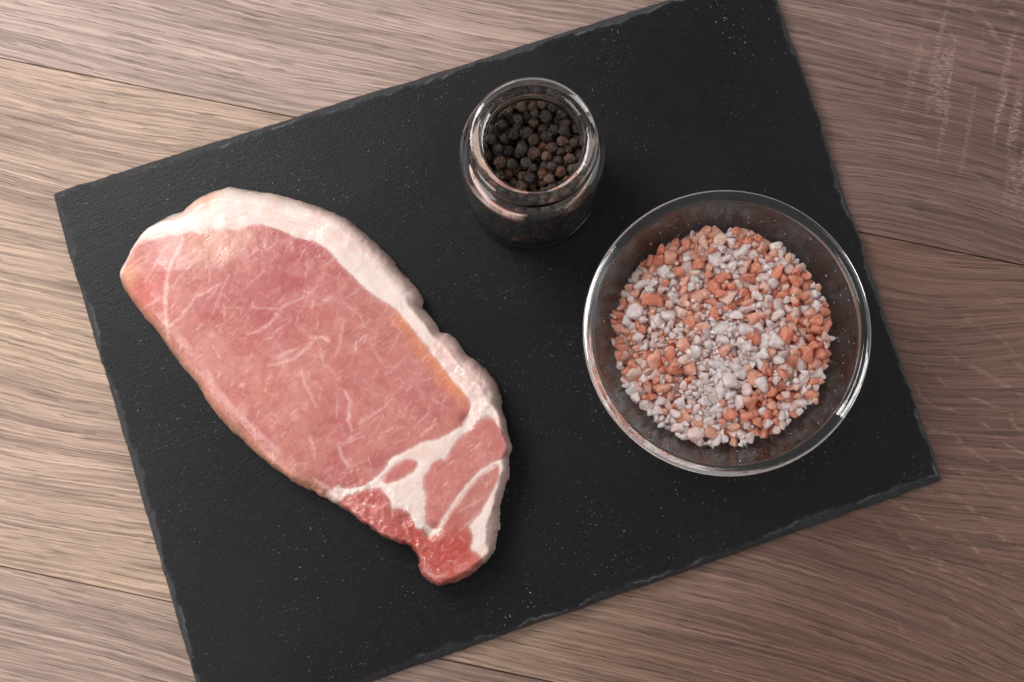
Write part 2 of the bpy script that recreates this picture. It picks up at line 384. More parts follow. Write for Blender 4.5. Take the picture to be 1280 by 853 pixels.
def chop():
    H = .25
    z_out, z_top = 7.0, 16.0
    def conv(pts, z): return np.array([at(p[0], p[1], z) for p in pts])
    def crspline(P, step=.8):
        Pn = np.asarray(P); n = len(Pn); out = []
        for i in range(n):
            p0, p1, p2, p3 = Pn[i - 1], Pn[i], Pn[(i + 1) % n], Pn[(i + 2) % n]
            m = max(2, int(np.linalg.norm(p2 - p1) / step))
            for k in range(m):
                t = k / m
                out.append(.5 * ((2 * p1) + (-p0 + p2) * t + (2 * p0 - 5 * p1 + 4 * p2 - p3) * t * t + (-p0 + 3 * p1 - 3 * p2 + p3) * t ** 3))
        return np.array(out)
    out = crspline(conv(OUT, z_out))
    ctr = np.array([out[:, 0].mean(), out[:, 1].mean()])
    lo = out.min(0) - 3; hi = out.max(0) + 3
    nx, ny = int((hi[0] - lo[0]) / H) + 1, int((hi[1] - lo[1]) / H) + 1
    gx = lo[0] + np.arange(nx) * H; gy = lo[1] + np.arange(ny) * H
    GX, GY = np.meshgrid(gx, gy)
    def sdf(poly, wx=None, wy=None):
        A = poly; B = np.roll(poly, -1, 0); AB = B - A; L2 = (AB ** 2).sum(1) + 1e-12
        D = np.empty_like(GX); I = np.zeros(GX.shape, bool)
        PX = GX if wx is None else GX + wx; PY = GY if wy is None else GY + wy
        for r in range(ny):
            px, py = PX[r][:, None], PY[r][:, None]
            t = np.clip(((px - A[:, 0]) * AB[:, 0] + (py - A[:, 1]) * AB[:, 1]) / L2, 0, 1)
            d2 = (px - A[:, 0] - t * AB[:, 0]) ** 2 + (py - A[:, 1] - t * AB[:, 1]) ** 2
            D[r] = np.sqrt(d2.min(1))
            cr = ((A[:, 1] > py) != (B[:, 1] > py)) & (px < A[:, 0] + (py - A[:, 1]) / np.where(AB[:, 1] == 0, 1e-9, AB[:, 1]) * AB[:, 0])
            I[r] = cr.sum(1) % 2 == 1
        return np.where(I, D, -D)
    wx = .75 * fbm(GX / 4, GY / 4, 4, 11); wy = .75 * fbm(GX / 4, GY / 4, 4, 12)
    rg = .40 + .45 * smooth(at(500, 500, 10)[1], at(500, 640, 10)[1], GY) * (GX > at(380, 600, 10)[0])
    d0 = sdf(out, rg * fbm(GX / 3.0, GY / 3.0, 4, 15), rg * fbm(GX / 3.0, GY / 3.0, 4, 16))
    eye = sdf(crspline(conv(EYE, z_top), 1.6), wx, wy)
    cap = sdf(crspline(conv(CAPM, z_top), 1.6), wx, wy)
    flap = sdf(crspline(conv(FLAP, z_top - 2), 1.6), wx, wy)
    isle = sdf(crspline(conv(ISLE, z_top), 1.6), wx * .6, wy * .6)
    lean_d = np.maximum(np.maximum(eye, cap), np.maximum(flap, isle))
    # ---- marbling raster: fine fat threads and painted wet glints as soft polylines
    vein_glint = np.zeros_like(GX)
    def thread(pts, w, strength=1.0, soft=.5, rag=0.0):
        pts = np.asarray(pts)
        for a, b, wa, wb in zip(pts[:-1], pts[1:], w[:-1], w[1:]):
            m = max(wa, wb) + soft + .6
            x0, x1 = min(a[0], b[0]) - m, max(a[0], b[0]) + m; y0, y1 = min(a[1], b[1]) - m, max(a[1], b[1]) + m
            i0, i1 = max(0, int((x0 - lo[0]) / H)), min(nx, int((x1 - lo[0]) / H) + 2)
            j0, j1 = max(0, int((y0 - lo[1]) / H)), min(ny, int((y1 - lo[1]) / H) + 2)
            if i1 <= i0 or j1 <= j0: continue
            X = GX[j0:j1, i0:i1] + rag * wx[j0:j1, i0:i1]; Y = GY[j0:j1, i0:i1] + rag * wy[j0:j1, i0:i1]
            ab = b - a; t = np.clip(((X - a[0]) * ab[0] + (Y - a[1]) * ab[1]) / (ab @ ab + 1e-9), 0, 1)
            d = np.hypot(X - a[0] - t * ab[0], Y - a[1] - t * ab[1]) - (wa + (wb - wa) * t)
            s = strength * (1 - smooth(-soft * .5, soft, d))
            vein_glint[j0:j1, i0:i1] = np.maximum(vein_glint[j0:j1, i0:i1], s)
    def trace(pts, w, strength=1.0, soft=.5):
        P = conv(pts, z_top); n = len(P)
        # finer polyline with jitter
        Q, W_ = [], []
        for i in range(n - 1):
            m = max(2, int(np.linalg.norm(P[i + 1] - P[i]) / 1.2))
            for k in range(m):
                t = k / m; Q.append(P[i] * (1 - t) + P[i + 1] * t); W_.append(w[i] * (1 - t) + w[i + 1] * t)
        Q.append(P[-1]); W_.append(w[-1])
        Q = np.array(Q); Q = Q + .30 * np.stack([fbm(Q[:, 0] / 2, Q[:, 1] / 2, 2, 61), fbm(Q[:, 0] / 2, Q[:, 1] / 2, 2, 62)], 1)
        W_ = .72 * np.array(W_) * (1 + .5 * fbm(Q[:, 0] / 1.5, Q[:, 1] / 1.5, 2, 63))
        thread(Q, W_, strength * .72, soft + .35, 1.0)
    TR = [
        ([(233,302),(226,316),(219,330),(213,351),(210,372),(211.5,394),(211.5,415),(212,432)], [.35,.4,.5,.6,.7,.6,.55,.5], .9),
        ([(211,372),(192,383),(176.5,388)], [.4,.3,.2], .65),
        ([(212,312),(199,332),(186,354)], [.2,.35,.3], .55),
        ([(177,304),(195,300),(215,296),(238,293)], [.3,.35,.4,.5], .85),
        ([(213,412),(231,397),(247,375),(268,366),(281,359)], [.3,.4,.45,.35,.15], .7),
        ([(219,362),(228,352),(245,336),(252,326)], [.2,.25,.2,.1], .5),
        ([(252,294),(262,310),(262,340)], [.3,.3,.1], .6),
        ([(314,421),(332,412),(345,403),(350,394)], [.2,.4,.5,.3], .75),
        ([(345,403),(360,384),(382,374)], [.3,.3,.1], .55),
        ([(318,386),(330,390),(350,388)], [.15,.25,.15], .5),
        ([(270,394),(276,376),(284,362),(290,347)], [.1,.25,.3,.15], .5),
        ([(310,366),(322,352),(334,342)], [.1,.3,.2], .5),
        ([(330,298),(336,318),(350,304)], [.1,.3,.1], .5),
        ([(346,452),(358,446),(372,440)], [.15,.35,.2], .6),
        ([(338,460),(352,456),(372,450),(400,424),(411,424)], [.2,.35,.4,.6,.5], .62),
        ([(392,423),(404,424),(414,428)], [.5,.6,.3], .75),
        ([(430,412),(428,432),(420,446)], [.1,.3,.1], .5),
        ([(438,386),(452,398),(456,410)], [.1,.25,.1], .45),
        ([(380,462),(384,480),(390,496),(396,510)], [.2,.35,.3,.1], .5),
        ([(390,548),(394,562),(396,575)], [.3,.5,.2], .6),
        ([(424,556),(428,570),(436,584)], [.2,.5,.2], .7),
        ([(433,490),(440,506),(437,526),(441,540)], [.2,.5,.6,.2], .7),
        ([(452,530),(466,520),(478,512),(492,500)], [.3,.5,.3,.1], .65),
        ([(426,560),(440,548),(452,543)], [.3,.4,.1], .55),
        ([(428,574),(440,586),(455,578)], [.15,.25,.1], .5),
        ([(528,547),(537,538),(546,532)], [.2,.3,.15], .6),
        ([(465,428),(470,440),(480,455)], [.1,.3,.1], .45),
        ([(485,470),(496,460),(505,450)], [.1,.25,.1], .4),
        ([(540,498),(552,506),(560,512)], [.1,.25,.1], .45),
        ([(400,455),(414,462),(426,478)], [.1,.3,.1], .4),
        ([(620,581),(603,592),(585,610),(570,629),(560,645),(549,660),(538,674)], [1.0,.9,.7,.75,.7,.6,.4], .95),
        ([(604,622),(590,632),(574,640)], [.25,.3,.1], .5),
        ([(598,646),(584,655),(576,662)], [.5,.3,.1], .6),
        ([(604,545),(602,556)], [.2,.1], .35),
        ([(424,611),(415,616),(402,620)], [.9,.7,.4], .8),
        ([(395,600),(405,608),(418,613)], [.3,.7,.8], .7),
        ([(440,640),(455,632),(470,634)], [.6,.5,.2], .6),
        ([(530,712),(545,722),(560,716)], [.5,.4,.2], .55),
        ([(505,650),(510,665),(512,676)], [.4,.3,.2], .5),
    ]
    for pts, w, s in TR: trace(pts, w, s)
    rng = np.random.RandomState(12)
    # scattered threads: mostly across the grain of the loin, some forked
    for k in range(520):
        p = np.array([rng.uniform(lo[0], hi[0]), rng.uniform(lo[1], hi[1])])
        i, j = int((p[0] - lo[0]) / H), int((p[1] - lo[1]) / H)
        if lean_d[min(j, ny - 1), min(i, nx - 1)] < 1.5: continue
        ang = rng.choice([1.05, 1.25, .55, 2.2, 1.6], p=[.35, .2, .25, .08, .12]) + rng.normal(0, .22)
        ln = rng.gamma(2.2, 1.5) + .8; w = rng.uniform(.02, .12); s = rng.uniform(.12, .6)
        pts = [p]
        for q in range(max(3, int(ln / .9))):
            ang += rng.normal(0, .10); pts.append(pts[-1] + .9 * np.array([math.cos(ang), math.sin(ang)]))
        n = len(pts); ww = w * np.sin(np.linspace(.3, math.pi - .2, n)) + .03
        thread(pts, ww, s, .5, 1.0)
        if rng.rand() < .35:
            q = pts[n // 2]; a2 = ang + rng.choice([-1, 1]) * rng.uniform(.6, 1.2); p2 = [q]
            for e in range(3): a2 += rng.normal(0, .3); p2.append(p2[-1] + .8 * np.array([math.cos(a2), math.sin(a2)]))
            thread(p2, [w * .8, w * .6, w * .3, .02], s * .8, .4, 1.0)
    for k in range(1500):  # tiny pale fat flecks that also paint wet glints into the colour
        p = np.array([rng.uniform(lo[0], hi[0]), rng.uniform(lo[1], hi[1])])
        i, j = int((p[0] - lo[0]) / H), int((p[1] - lo[1]) / H)
        if lean_d[min(j, ny - 1), min(i, nx - 1)] < .8: continue
        ang = rng.choice([1.1, .6, 2.3, 1.7]) + rng.normal(0, .35); ln = rng.uniform(.3, 1.4)
        d = np.array([math.cos(ang), math.sin(ang)]) * ln
        thread([p, p + d * .5 + rng.normal(0, .1, 2), p + d], [.02, .05, .01], rng.uniform(.15, .55), .28, .5)
    brk = smooth(-.35, .25, fbm(GX / .9, GY / .9, 3, 67)); vein_glint = vein_glint * (.50 + .50 * brk)
    net = smooth(.055, .0, np.abs(fbm(GX / 10 + .3 * wx, GY / 7 + .3 * wy, 3, 161))) * smooth(-.05, .45, fbm(GX / 9, GY / 9, 2, 163))
    net2 = smooth(.06, .0, np.abs(fbm(GX / 5, GY / 6.5, 2, 165))) * smooth(.05, .5, fbm(GX / 6, GY / 6, 2, 167))
    vein_glint = np.maximum(vein_glint, np.clip(.20 * net2, 0, 1) * brk)
    cloud = smooth(.15, .6, fbm(GX / 4, GY / 4, 4, 71)) * .12       # pale milky areas between threads
    # ---- colour
    def c3(*c): return np.array(c)[None, None, :]
    def lerp(a, b, t): return a * (1 - t[..., None]) + b * t[..., None]
    PXf = np.array([at(640, 426, z_top), at(641, 426, z_top)])
    kpx = PXf[1][0] - PXf[0][0]
    def blob(px, py, r, sx=1.0):
        c = np.array(at(px, py, z_top)); return np.exp(-(((GX - c[0]) / sx) ** 2 + (GY - c[1]) ** 2) / (r * kpx) ** 2)
    n1 = fbm(GX / 16, GY / 16, 3, 81); n2 = fbm(GX / 5, GY / 5, 3, 82); n3 = fbm(GX / 1.1, GY / 1.1, 2, 83)
    C = lerp(np.broadcast_to(c3(.47, .176, .148), GX.shape + (3,)), c3(.42, .130, .120), smooth(-.1, .5, n1))
    C = lerp(C, c3(.40, .108, .112), .7 * np.clip(blob(375, 340, 75) + .7 * blob(330, 390, 60) + .6 * blob(480, 480, 60), 0, 1))
    C = lerp(C, c3(.53, .225, .170), .35 * smooth(.0, .6, n2))
    # tan-orange tone next to the fat on the right and along the lower left edge
    C = lerp(C, c3(.60, .22, .105), .95 * np.clip(blob(545, 470, 26) + blob(520, 435, 20) + blob(568, 495, 22) + blob(500, 405, 12), 0, 1) * smooth(7.5, 0, eye))
    C = lerp(C, c3(.60, .30, .19), .75 * smooth(6, .5, d0) * (eye > 0) * (GX < at(430, 600, z_top)[0]))
    C = lerp(C, c3(.55, .27, .19), .6 * np.clip(blob(260, 310, 30) + blob(290, 300, 25), 0, 1))
    C = lerp(C, c3(.54, .15, .13), .8 * blob(185, 365, 34))
    red = np.clip(blob(560, 700, 34) + blob(512, 668, 26) + .7 * blob(462, 632, 26) + .5 * blob(580, 680, 20), 0, 1)
    C = lerp(C, c3(.42, .055, .045), .85 * red * (flap > -1))
    C = lerp(C, c3(.50, .175, .155), .7 * ((cap > -.5) | (isle > -.3)) * np.ones_like(GX))
    C = lerp(C, c3(.40, .065, .06), .8 * np.clip(blob(580, 530, 9) + blob(586, 520, 7), 0, 1))
    C = lerp(C, c3(.62, .33, .19), .8 * np.clip(blob(158, 345, 16), 0, 1))
    fa = math.radians(38)
    fu = GX * math.cos(fa) + GY * math.sin(fa); fv = GY * math.cos(fa) - GX * math.sin(fa)
    fibre = fbm(fu / 4.5, fv / .55, 3, 171) * smooth(-.4, .3, fbm(GX / 8, GY / 8, 2, 172))
    C = C * (1 + .10 * n3[..., None] + .16 * fibre[..., None])
    fatc = lerp(np.broadcast_to(c3(.74, .61, .555), GX.shape + (3,)), c3(.70, .52, .47), smooth(.0, .6, fbm(GX / 9, GY / 9, 3, 91)))
    fatc = lerp(fatc, c3(.74, .56, .44), .55 * smooth(5.5, 1.0, d0) * smooth(.0, .5, .25 + fbm(GX / 12, GY / 12, 3, 92)))
    side = smooth(4.2, 1.6, d0 + .8 * fbm(GX / 6, GY / 6, 3, 97)) * smooth(at(360, 250, 10)[0], at(430, 270, 10)[0], GX)
    fatc = lerp(fatc, c3(.60, .40, .36), .65 * side)
    fatc = lerp(fatc, c3(.70, .36, .25), .8 * np.clip(blob(262, 252, 14) + .6 * blob(240, 263, 12), 0, 1))
    fatc = lerp(fatc, c3(.72, .47, .42), .6 * np.clip(blob(600, 470, 30) + blob(560, 440, 20) + blob(628, 540, 20) + blob(508, 348, 14), 0, 1))
    # layered threads in the back fat
    sfat = np.abs(fbm(d0 / 1.1 + 30, (GX + GY) / 30, 3, 95))
    fatc = lerp(fatc, c3(.66, .40, .37), .45 * smooth(.10, .0, sfat) * smooth(1.5, 3, d0))
    fm = smooth(.55, -.55, lean_d + .35 * n3)
    halo = smooth(1.8, 0, np.abs(lean_d)) * .18
    V_ = np.clip(vein_glint + cloud * (lean_d > 0), 0, 1) * (1 - fm)
    C = lerp(C, c3(.80, .53, .50), np.clip(V_ * .95 + halo * (1 - fm), 0, 1))
    C = lerp(C, fatc, fm)
    C = np.clip(C, 0, 1)
    # ---- height
    tail = np.clip(blob(560, 690, 55), 0, 1)
    T = 15.4 + 1.6 * smooth(1, 30, d0) + 1.2 * fbm(GX / 30, GY / 30, 2, 101) - 3.0 * tail - 1.5 * blob(165, 350, 40) - 1.2 * blob(420, 640, 40)
    w = 2.8 + 1.4 * fbm(GX / 18, GY / 18, 2, 105) + 4.5 * smooth(-2, -7, lean_d) * (GX > at(250, 300, 10)[0] - 200) + .4 * tail
    # gentler slope on the lower left side and the left tip
    w = w + 2.0 * np.clip(blob(300, 520, 80) + blob(200, 420, 60) + blob(170, 350, 40), 0, 1)
    w = np.clip(w, 1.6, 14)
    low = np.clip(blob(300, 530, 70) + blob(225, 440, 55) + blob(170, 360, 40) + blob(400, 610, 40), 0, 1)
    T = T - 3.2 * low * smooth(9, 0, d0) ** 1.3
    q = np.clip(d0 / w, 0, 1)
    Z = T * (1 - (1 - q) ** 2.3) ** .55
    Z = np.where(d0 > 0, np.maximum(Z, 2.5), 2.5)
    flat = smooth(0, 3, d0)
    Z += flat * (.14 * fbm(GX / 6, GY / 6, 2, 111) + .012 * n3)
    Z -= .10 * np.exp(-(lean_d / .8) ** 2) * flat                        # creases where muscle meets fat
    Z += .12 * fm * smooth(0, 2.5, -lean_d) * flat
    Z += .02 * fibre * flat * (1 - fm) + .02 * vein_glint * (lean_d > 0)
    lump = fm * flat
    Z += lump * .9 * fbm(GX / 4.2, GY / 4.2, 3, 121) * np.clip(.7 * blob(470, 310, 30) + blob(590, 470, 60) + blob(515, 360, 22) + blob(620, 540, 40), 0, 1)
    Z -= 2.4 * np.clip(blob(583, 528, 7) + blob(537, 668, 7) + .5 * blob(545, 660, 6) + .6 * blob(506, 652, 8), 0, 1)
    Z += .7 * fbm(GX / 2.6, GY / 2.6, 3, 131) * np.clip(blob(520, 690, 50) + blob(450, 640, 40), 0, 1) * flat
    Z -= .5 * np.abs(fbm(GX / 4.5, GY / 4.5, 2, 133)) * np.clip(blob(470, 640, 60), 0, 1) * flat
    # ---- mesh
    gyy, gxx = np.gradient(d0, H)
    gl = np.hypot(gxx, gyy) + 1e-6
    keep = d0 > -H * .95
    push = np.where(d0 < 0, -d0, 0)
    VX = GX + gxx / gl * push; VY = GY + gyy / gl * push
    VZ = np.where(d0 <= 0, 2.5, Z)
    idn = -np.ones(GX.shape, np.int64); idn[keep] = np.arange(keep.sum())
    a, b, c_, d_ = idn[:-1, :-1], idn[:-1, 1:], idn[1:, 1:], idn[1:, :-1]
    ok = (a >= 0) & (b >= 0) & (c_ >= 0) & (d_ >= 0)
    Q = np.stack([a[ok], b[ok], c_[ok], d_[ok]], -1)
    Vt = np.stack([VX[keep], VY[keep], VZ[keep] + SLATE_T], -1); Cv = C[keep]
    wet = np.clip(.5 + .5 * fbm(GX / 6, GY / 6, 3, 141), 0, 1)[keep]
    # region of each face
    reg = np.zeros(GX.shape, int)                       # 0 fat cap
    reg[eye > 0] = 1; reg[cap > 0] = 2; reg[flap > 0] = 3; reg[isle > 0] = 4
    px_seam = conv([(596,528),(640,585),(600,700),(420,640),(405,600)], z_top)
    seam = sdf(px_seam) > 0
    reg[(reg == 0) & seam & (d0 > 2)] = 5
    R4 = reg[:-1, :-1][ok]
    # skirt down to the board
    e = np.concatenate([Q[:, [0, 1]], Q[:, [1, 2]], Q[:, [2, 3]], Q[:, [3, 0]]]); fidx = np.tile(np.arange(len(Q)), 4)
    key = np.minimum(e[:, 0], e[:, 1]) * (len(Vt) + 1) + np.maximum(e[:, 0], e[:, 1])
    uq, inv, cnt = np.unique(key, return_inverse=True, return_counts=True)
    bd = cnt[inv] == 1
    be, bf = e[bd], fidx[bd]
    bv = np.unique(be)
    newid = {int(vv): len(Vt) + i for i, vv in enumerate(bv)}
    inw = np.stack([(gxx / gl)[keep][bv], (gyy / gl)[keep][bv]], -1)
    Vs = Vt[bv].copy(); Vs[:, :2] += inw * 1.4; Vs[:, 2] = SLATE_T + .05
    SK = np.array([[p[1], p[0], newid[int(p[0])], newid[int(p[1])]] for p in be])
    V = np.concatenate([Vt, Vs]); Cv = np.concatenate([Cv, Cv[bv]]); wet = np.concatenate([wet, wet[bv]])
    QA = np.concatenate([Q, SK]); RA = np.concatenate([R4, R4[bf]])
    org = np.array([ctr[0], ctr[1], SLATE_T])
    V = (V - org) * MM
    full = fast_mesh('chop_full', V, QA)
    nr = np.zeros(len(V) * 3, np.float32); full.vertex_normals.foreach_get('vector', nr); nr = nr.reshape(-1, 3)
    bpy.data.meshes.remove(full)
    root = empty('pork_chop', org)
    tag(root, 'raw boneless pork loin chop with white fat rim lying on the slate', 'meat')
    mat = meat_material()
    names = ['fat_cap', 'loin_muscle', 'cap_muscle', 'flap_muscle', 'muscle_island', 'fat_seam']
    labels = ['pale pinkish white fat rim along the curved edge', None, None, 'deep red torn flap of muscle at the tip', 'small oval of muscle inside the white fat', 'branching white fat seam between the muscles']
    for k, nm in enumerate(names):
        sel = QA[RA == k]
        if not len(sel): continue
        used, inv2 = np.unique(sel, return_inverse=True)
        me = fast_mesh(nm, V[used], inv2.reshape(sel.shape))
        ca = me.color_attributes.new('albedo', 'FLOAT_COLOR', 'POINT')
        ca.data.foreach_set('color', np.concatenate([Cv[used], np.ones((len(used), 1))], 1).astype(np.float32).ravel())
        wa = me.attributes.new('wet', 'FLOAT', 'POINT'); wa.data.foreach_set('value', wet[used].astype(np.float32))
        me.normals_split_custom_set_from_vertices(nr[used].tolist())
        o = link(nm, me, mat, root)
        if labels[k]: o['label'] = labels[k]

def meat_material():
    n = NT('raw_pork')
    co = n.coord()
    c = n.node('ShaderNodeAttribute', attribute_name='albedo').outputs['Color']
    wet = n.node('ShaderNodeAttribute', attribute_name='wet').outputs['Fac']
    f1 = n.noise(co, scale=900, detail=3, rough=.6); f2 = n.noise(co, scale=220, detail=3, rough=.55)
    hgt = n.m('ADD', n.m('MULTIPLY', f1, .45), n.m('MULTIPLY', f2, .75))
    rough = n.m('MULTIPLY_ADD', n.step(wet, .40, .62), -.28, .46)
    return n.principled(Base_Color=c, Roughness=rough, Specular_IOR_Level=.42, Subsurface_Weight=.22,
                        Subsurface_Radius=(1.0, .35, .25), Subsurface_Scale=.0016,
                        Coat_Weight=.28, Coat_Roughness=.20, Normal=n.bump(hgt, .45, .0005))
chop()

# ------------------------------------------------------------------ glass
def glass_material(name, tint=(.985, .992, .99)):
    n = NT(name)
    g = n.node('ShaderNodeBsdfGlass', {'Color': tint, 'Roughness': .0, 'IOR': 1.48})
    n.t.links.new(g.outputs[0], n.out.inputs[0])
    return n.mat

def dense(P, sub=6):
    """Catmull-Rom through the profile; a point given twice stays a corner"""
    P = [np.array(p, float) for p in P]; out = []
    for i in range(len(P) - 1):
        p0, p1, p2, p3 = P[max(i - 1, 0)], P[i], P[i + 1], P[min(i + 2, len(P) - 1)]
        if np.allclose(p1, p2): continue
        for k in range(sub):
            t = k / sub
            out.append(.5 * ((2 * p1) + (-p0 + p2) * t + (2 * p0 - 5 * p1 + 4 * p2 - p3) * t * t + (-p0 + 3 * p1 - 3 * p2 + p3) * t ** 3))
    out.append(P[-1]); return np.array(out)

def lathe(root, prof, classify, mat, seg=160):
    """one closed surface of revolution cut into parts; prof runs from the axis below, up the outside, over the rim, down the inside to the axis"""
    n = len(prof)
    ang = np.arange(seg) * 2 * math.pi / seg
    V, rows = [], []
    for (r, z) in prof:
        if r < 1e-6: rows.append([len(V)]); V.append((0, 0, z * MM))
        else:
            rows.append(list(range(len(V), len(V) + seg)))
            V += [(r * math.cos(a) * MM, r * math.sin(a) * MM, z * MM) for a in ang]
    faces, tags = [], []
    for i in range(n - 1):
        a, b = rows[i], rows[i + 1]
        k = classify((prof[i] + prof[i + 1]) / 2, i / (n - 1))
        for j in range(seg):
            j2 = (j + 1) % seg
            if len(a) == 1: f = (a[0], b[j2], b[j])
            elif len(b) == 1: f = (a[j], a[j2], b[0])
            else: f = (a[j], a[j2], b[j2], b[j])
            faces.append(f); tags.append(k)
    full = mesh_from('full', V, faces)
    nr = [tuple(vn.vector) for vn in full.vertex_normals]
    bpy.data.meshes.remove(full)
    for nm in sorted(set(tags)):
        fs = [f for f, t in zip(faces, tags) if t == nm]
        used = sorted({i for f in fs for i in f}); mp = {o: i for i, o in enumerate(used)}
        me = mesh_from(nm, [V[i] for i in used], [tuple(mp[i] for i in f) for f in fs])
        me.normals_split_custom_set_from_vertices([nr[i] for i in used])
        link(nm, me, mat, root)

# jar
JAR = (7.2, 131.0); JZ = SLATE_T + .05; JH = 72.5
jar_prof_out = [(0, 1.6), (8, 1.5), (17, 1.0), (20.5, .1), (22, .0), (24.3, .8), (25.3, 2.8), (25.7, 6), (25.8, 20), (25.9, 40), (25.9, 52), (25.6, 56), (24.7, 58.6), (23.2, 60.2), (21.6, 61.2), (20.9, 62.4), (20.8, 64.0), (20.9, 66.2), (21.6, 67.0), (22.4, 67.9), (22.8, 69.3), (22.7, 70.8), (22.1, 71.9), (21.2, 72.4), (20.2, 72.5)]
jar_prof_in = [(19.0, 72.3), (17.9, 71.6), (17.2, 70.4), (17.0, 69.0), (16.9, 66), (16.9, 62.5), (17.6, 60.6), (19.8, 58.8), (21.9, 56.6), (23.0, 53.5), (23.3, 50), (23.3, 30), (23.2, 10), (22.4, 6.5), (20, 5.0), (10, 4.6), (0, 4.6)]
def jar_inner(z):
    zs = [4.6, 5.0, 6.5, 10, 50, 53.5, 56.6, 58.8, 60.6]; rs = [15, 20, 22.4, 23.2, 23.3, 23.0, 21.9, 19.8, 17.6]
    return np.interp(z, zs, rs)
glass = glass_material('clear_glass')
jar = empty('glass_jar', (JAR[0], JAR[1], JZ))
tag(jar, 'small open clear glass jar full of black peppercorns', 'jar')
jp = dense(jar_prof_out + jar_prof_in, 5)
n_out = len(dense(jar_prof_out, 5)) / len(jp)
def jar_class(p, s):
    if p[1] > 61.5: return 'neck'
    if p[1] < 4.0 or (p[1] < 5.6 and s > .5): return 'base'
    return 'shoulder' if p[1] > 54 else 'body'
lathe(jar, jp, jar_class, glass)

# bowl
BOWL = (76.4, 68.5); BZ = SLATE_T + .05
bowl_prof_out = [(0, 1.0), (16, .9), (21, .5), (23.5, 0), (25.2, .2), (27.6, 2.0), (31.4, 7.5), (35.2, 15), (40.0, 24.5), (43.4, 31), (46.0, 35.6), (47.9, 38.9), (49.0, 40.6)] + [(49.35 + 2.0 * math.cos(math.radians(q)), 43.2 + 2.0 * math.sin(math.radians(q))) for q in (-70, -48, -25, 0, 25, 50, 75, 95)]
bowl_prof_in = [(49.35 + 2.0 * math.cos(math.radians(q)), 43.2 + 2.0 * math.sin(math.radians(q))) for q in (118, 142, 165, 190)] + [(46.9, 41.4), (45.5, 38.9), (43.4, 35.2), (41.0, 31), (37.5, 24.5), (32.8, 15.5), (29.2, 9), (26.0, 5.2), (21, 3.6), (10, 3.2), (0, 3.2)]
def bowl_inner(z):
    return np.interp(z, [3.2, 3.6, 5.2, 9, 15.5, 24.5, 31, 35.2, 38.9, 41.4, 45], [8, 21, 26, 29.2, 32.8, 37.5, 41, 43.4, 45.5, 46.9, 47.4])
bowl = empty('glass_bowl', (BOWL[0], BOWL[1], BZ))
tag(bowl, 'round clear glass bowl holding coarse pink salt on the slate', 'bowl')
bp = dense(bowl_prof_out + bowl_prof_in, 5)
def bowl_class(p, s):
    if p[1] > 40.6: return 'rim'
    return 'base' if p[1] < 4.4 and p[0] < 31 else 'wall'
lathe(bowl, bp, bowl_class, glass, 192)

# ------------------------------------------------------------------ heaps
def settle(radii, rmax, inner, z0, limit, seed, tries=14, overlap=.93, spot=None):
    """drop spheres one after another into a round vessel; each rolls to a low resting spot"""
    rng = np.random.RandomState(seed)
    P = np.zeros((len(radii), 3)); R = np.zeros(len(radii)); n = 0
    zs = np.linspace(z0, z0 + 60, 240); rin = inner(zs)
    def rest(x, y, r):
        rho = math.hypot(x, y) + r
        ok = rin >= rho
        if not ok.any(): return 1e9
        zf = zs[np.argmax(ok)]
        z = max(z0 + r, zf + r * .2)
        if n:
            dx = P[:n, 0] - x; dy = P[:n, 1] - y; rr = (R[:n] + r) * overlap; d2 = dx * dx + dy * dy
            m = d2 < rr * rr
            if m.any(): z = max(z, (P[:n, 2][m] + np.sqrt(rr[m] ** 2 - d2[m])).max())
        return z
    for kk, r in enumerate(radii):
        best = None
        late = spot is not None and kk >= spot[0]
        for q in range(1 if late else 3):
            a = rng.uniform(0, 2 * math.pi); rad = (rmax - r) * math.sqrt(rng.rand())
            x, y = rad * math.cos(a), rad * math.sin(a)
            if late: x, y = spot[1] + rng.normal(0, spot[3]), spot[2] + rng.normal(0, spot[4])
            z = rest(x, y, r)
            if best is None or z < best[2]: best = (x, y, z)
        x, y, z = best; s = r * 1.2
        for q in range(tries):
            a = rng.uniform(0, 2 * math.pi); x2, y2 = x + s * math.cos(a), y + s * math.sin(a)
            z2 = rest(x2, y2, r)
            if z2 < z: x, y, z = x2, y2, z2
            else: s *= .88
        if z > limit(x, y) + (2.0 if late else 0) or z > 1e8: continue
        P[n] = (x, y, z); R[n] = r; n += 1
    return P[:n], R[:n]

def seen_from_above(P, R, step=.25):
    lim = np.abs(P[:, :2]).max() + 5; N = int(2 * lim / step)
    top = np.full((N, N), -1e9); who = -np.ones((N, N), int)
    g = -lim + np.arange(N) * step
    for k, (p, r) in enumerate(zip(P, R)):
        i0, i1 = max(0, int((p[0] - r + lim) / step)), min(N, int((p[0] + r + lim) / step) + 1)
        j0, j1 = max(0, int((p[1] - r + lim) / step)), min(N, int((p[1] + r + lim) / step) + 1)
        X, Y = np.meshgrid(g[i0:i1], g[j0:j1])
        d2 = r * r - (X - p[0]) ** 2 - (Y - p[1]) ** 2
        z = np.where(d2 > 0, p[2] + np.sqrt(np.maximum(d2, 0)), -1e9)
        s = z > top[j0:j1, i0:i1]
        top[j0:j1, i0:i1][s] = z[s]; who[j0:j1, i0:i1][s] = k
    return np.bincount(who[who >= 0], minlength=len(P))

def rot_matrix(rng):
    q = rng.normal(size=4); q /= np.linalg.norm(q); w, x, y, z = q
    return np.array([[1 - 2 * (y * y + z * z), 2 * (x * y - z * w), 2 * (x * z + y * w)], [2 * (x * y + z * w), 1 - 2 * (x * x + z * z), 2 * (y * z - x * w)], [2 * (x * z - y * w), 2 * (y * z + x * w), 1 - 2 * (x * x + y * y)]])

from mathutils import Matrix
import bmesh

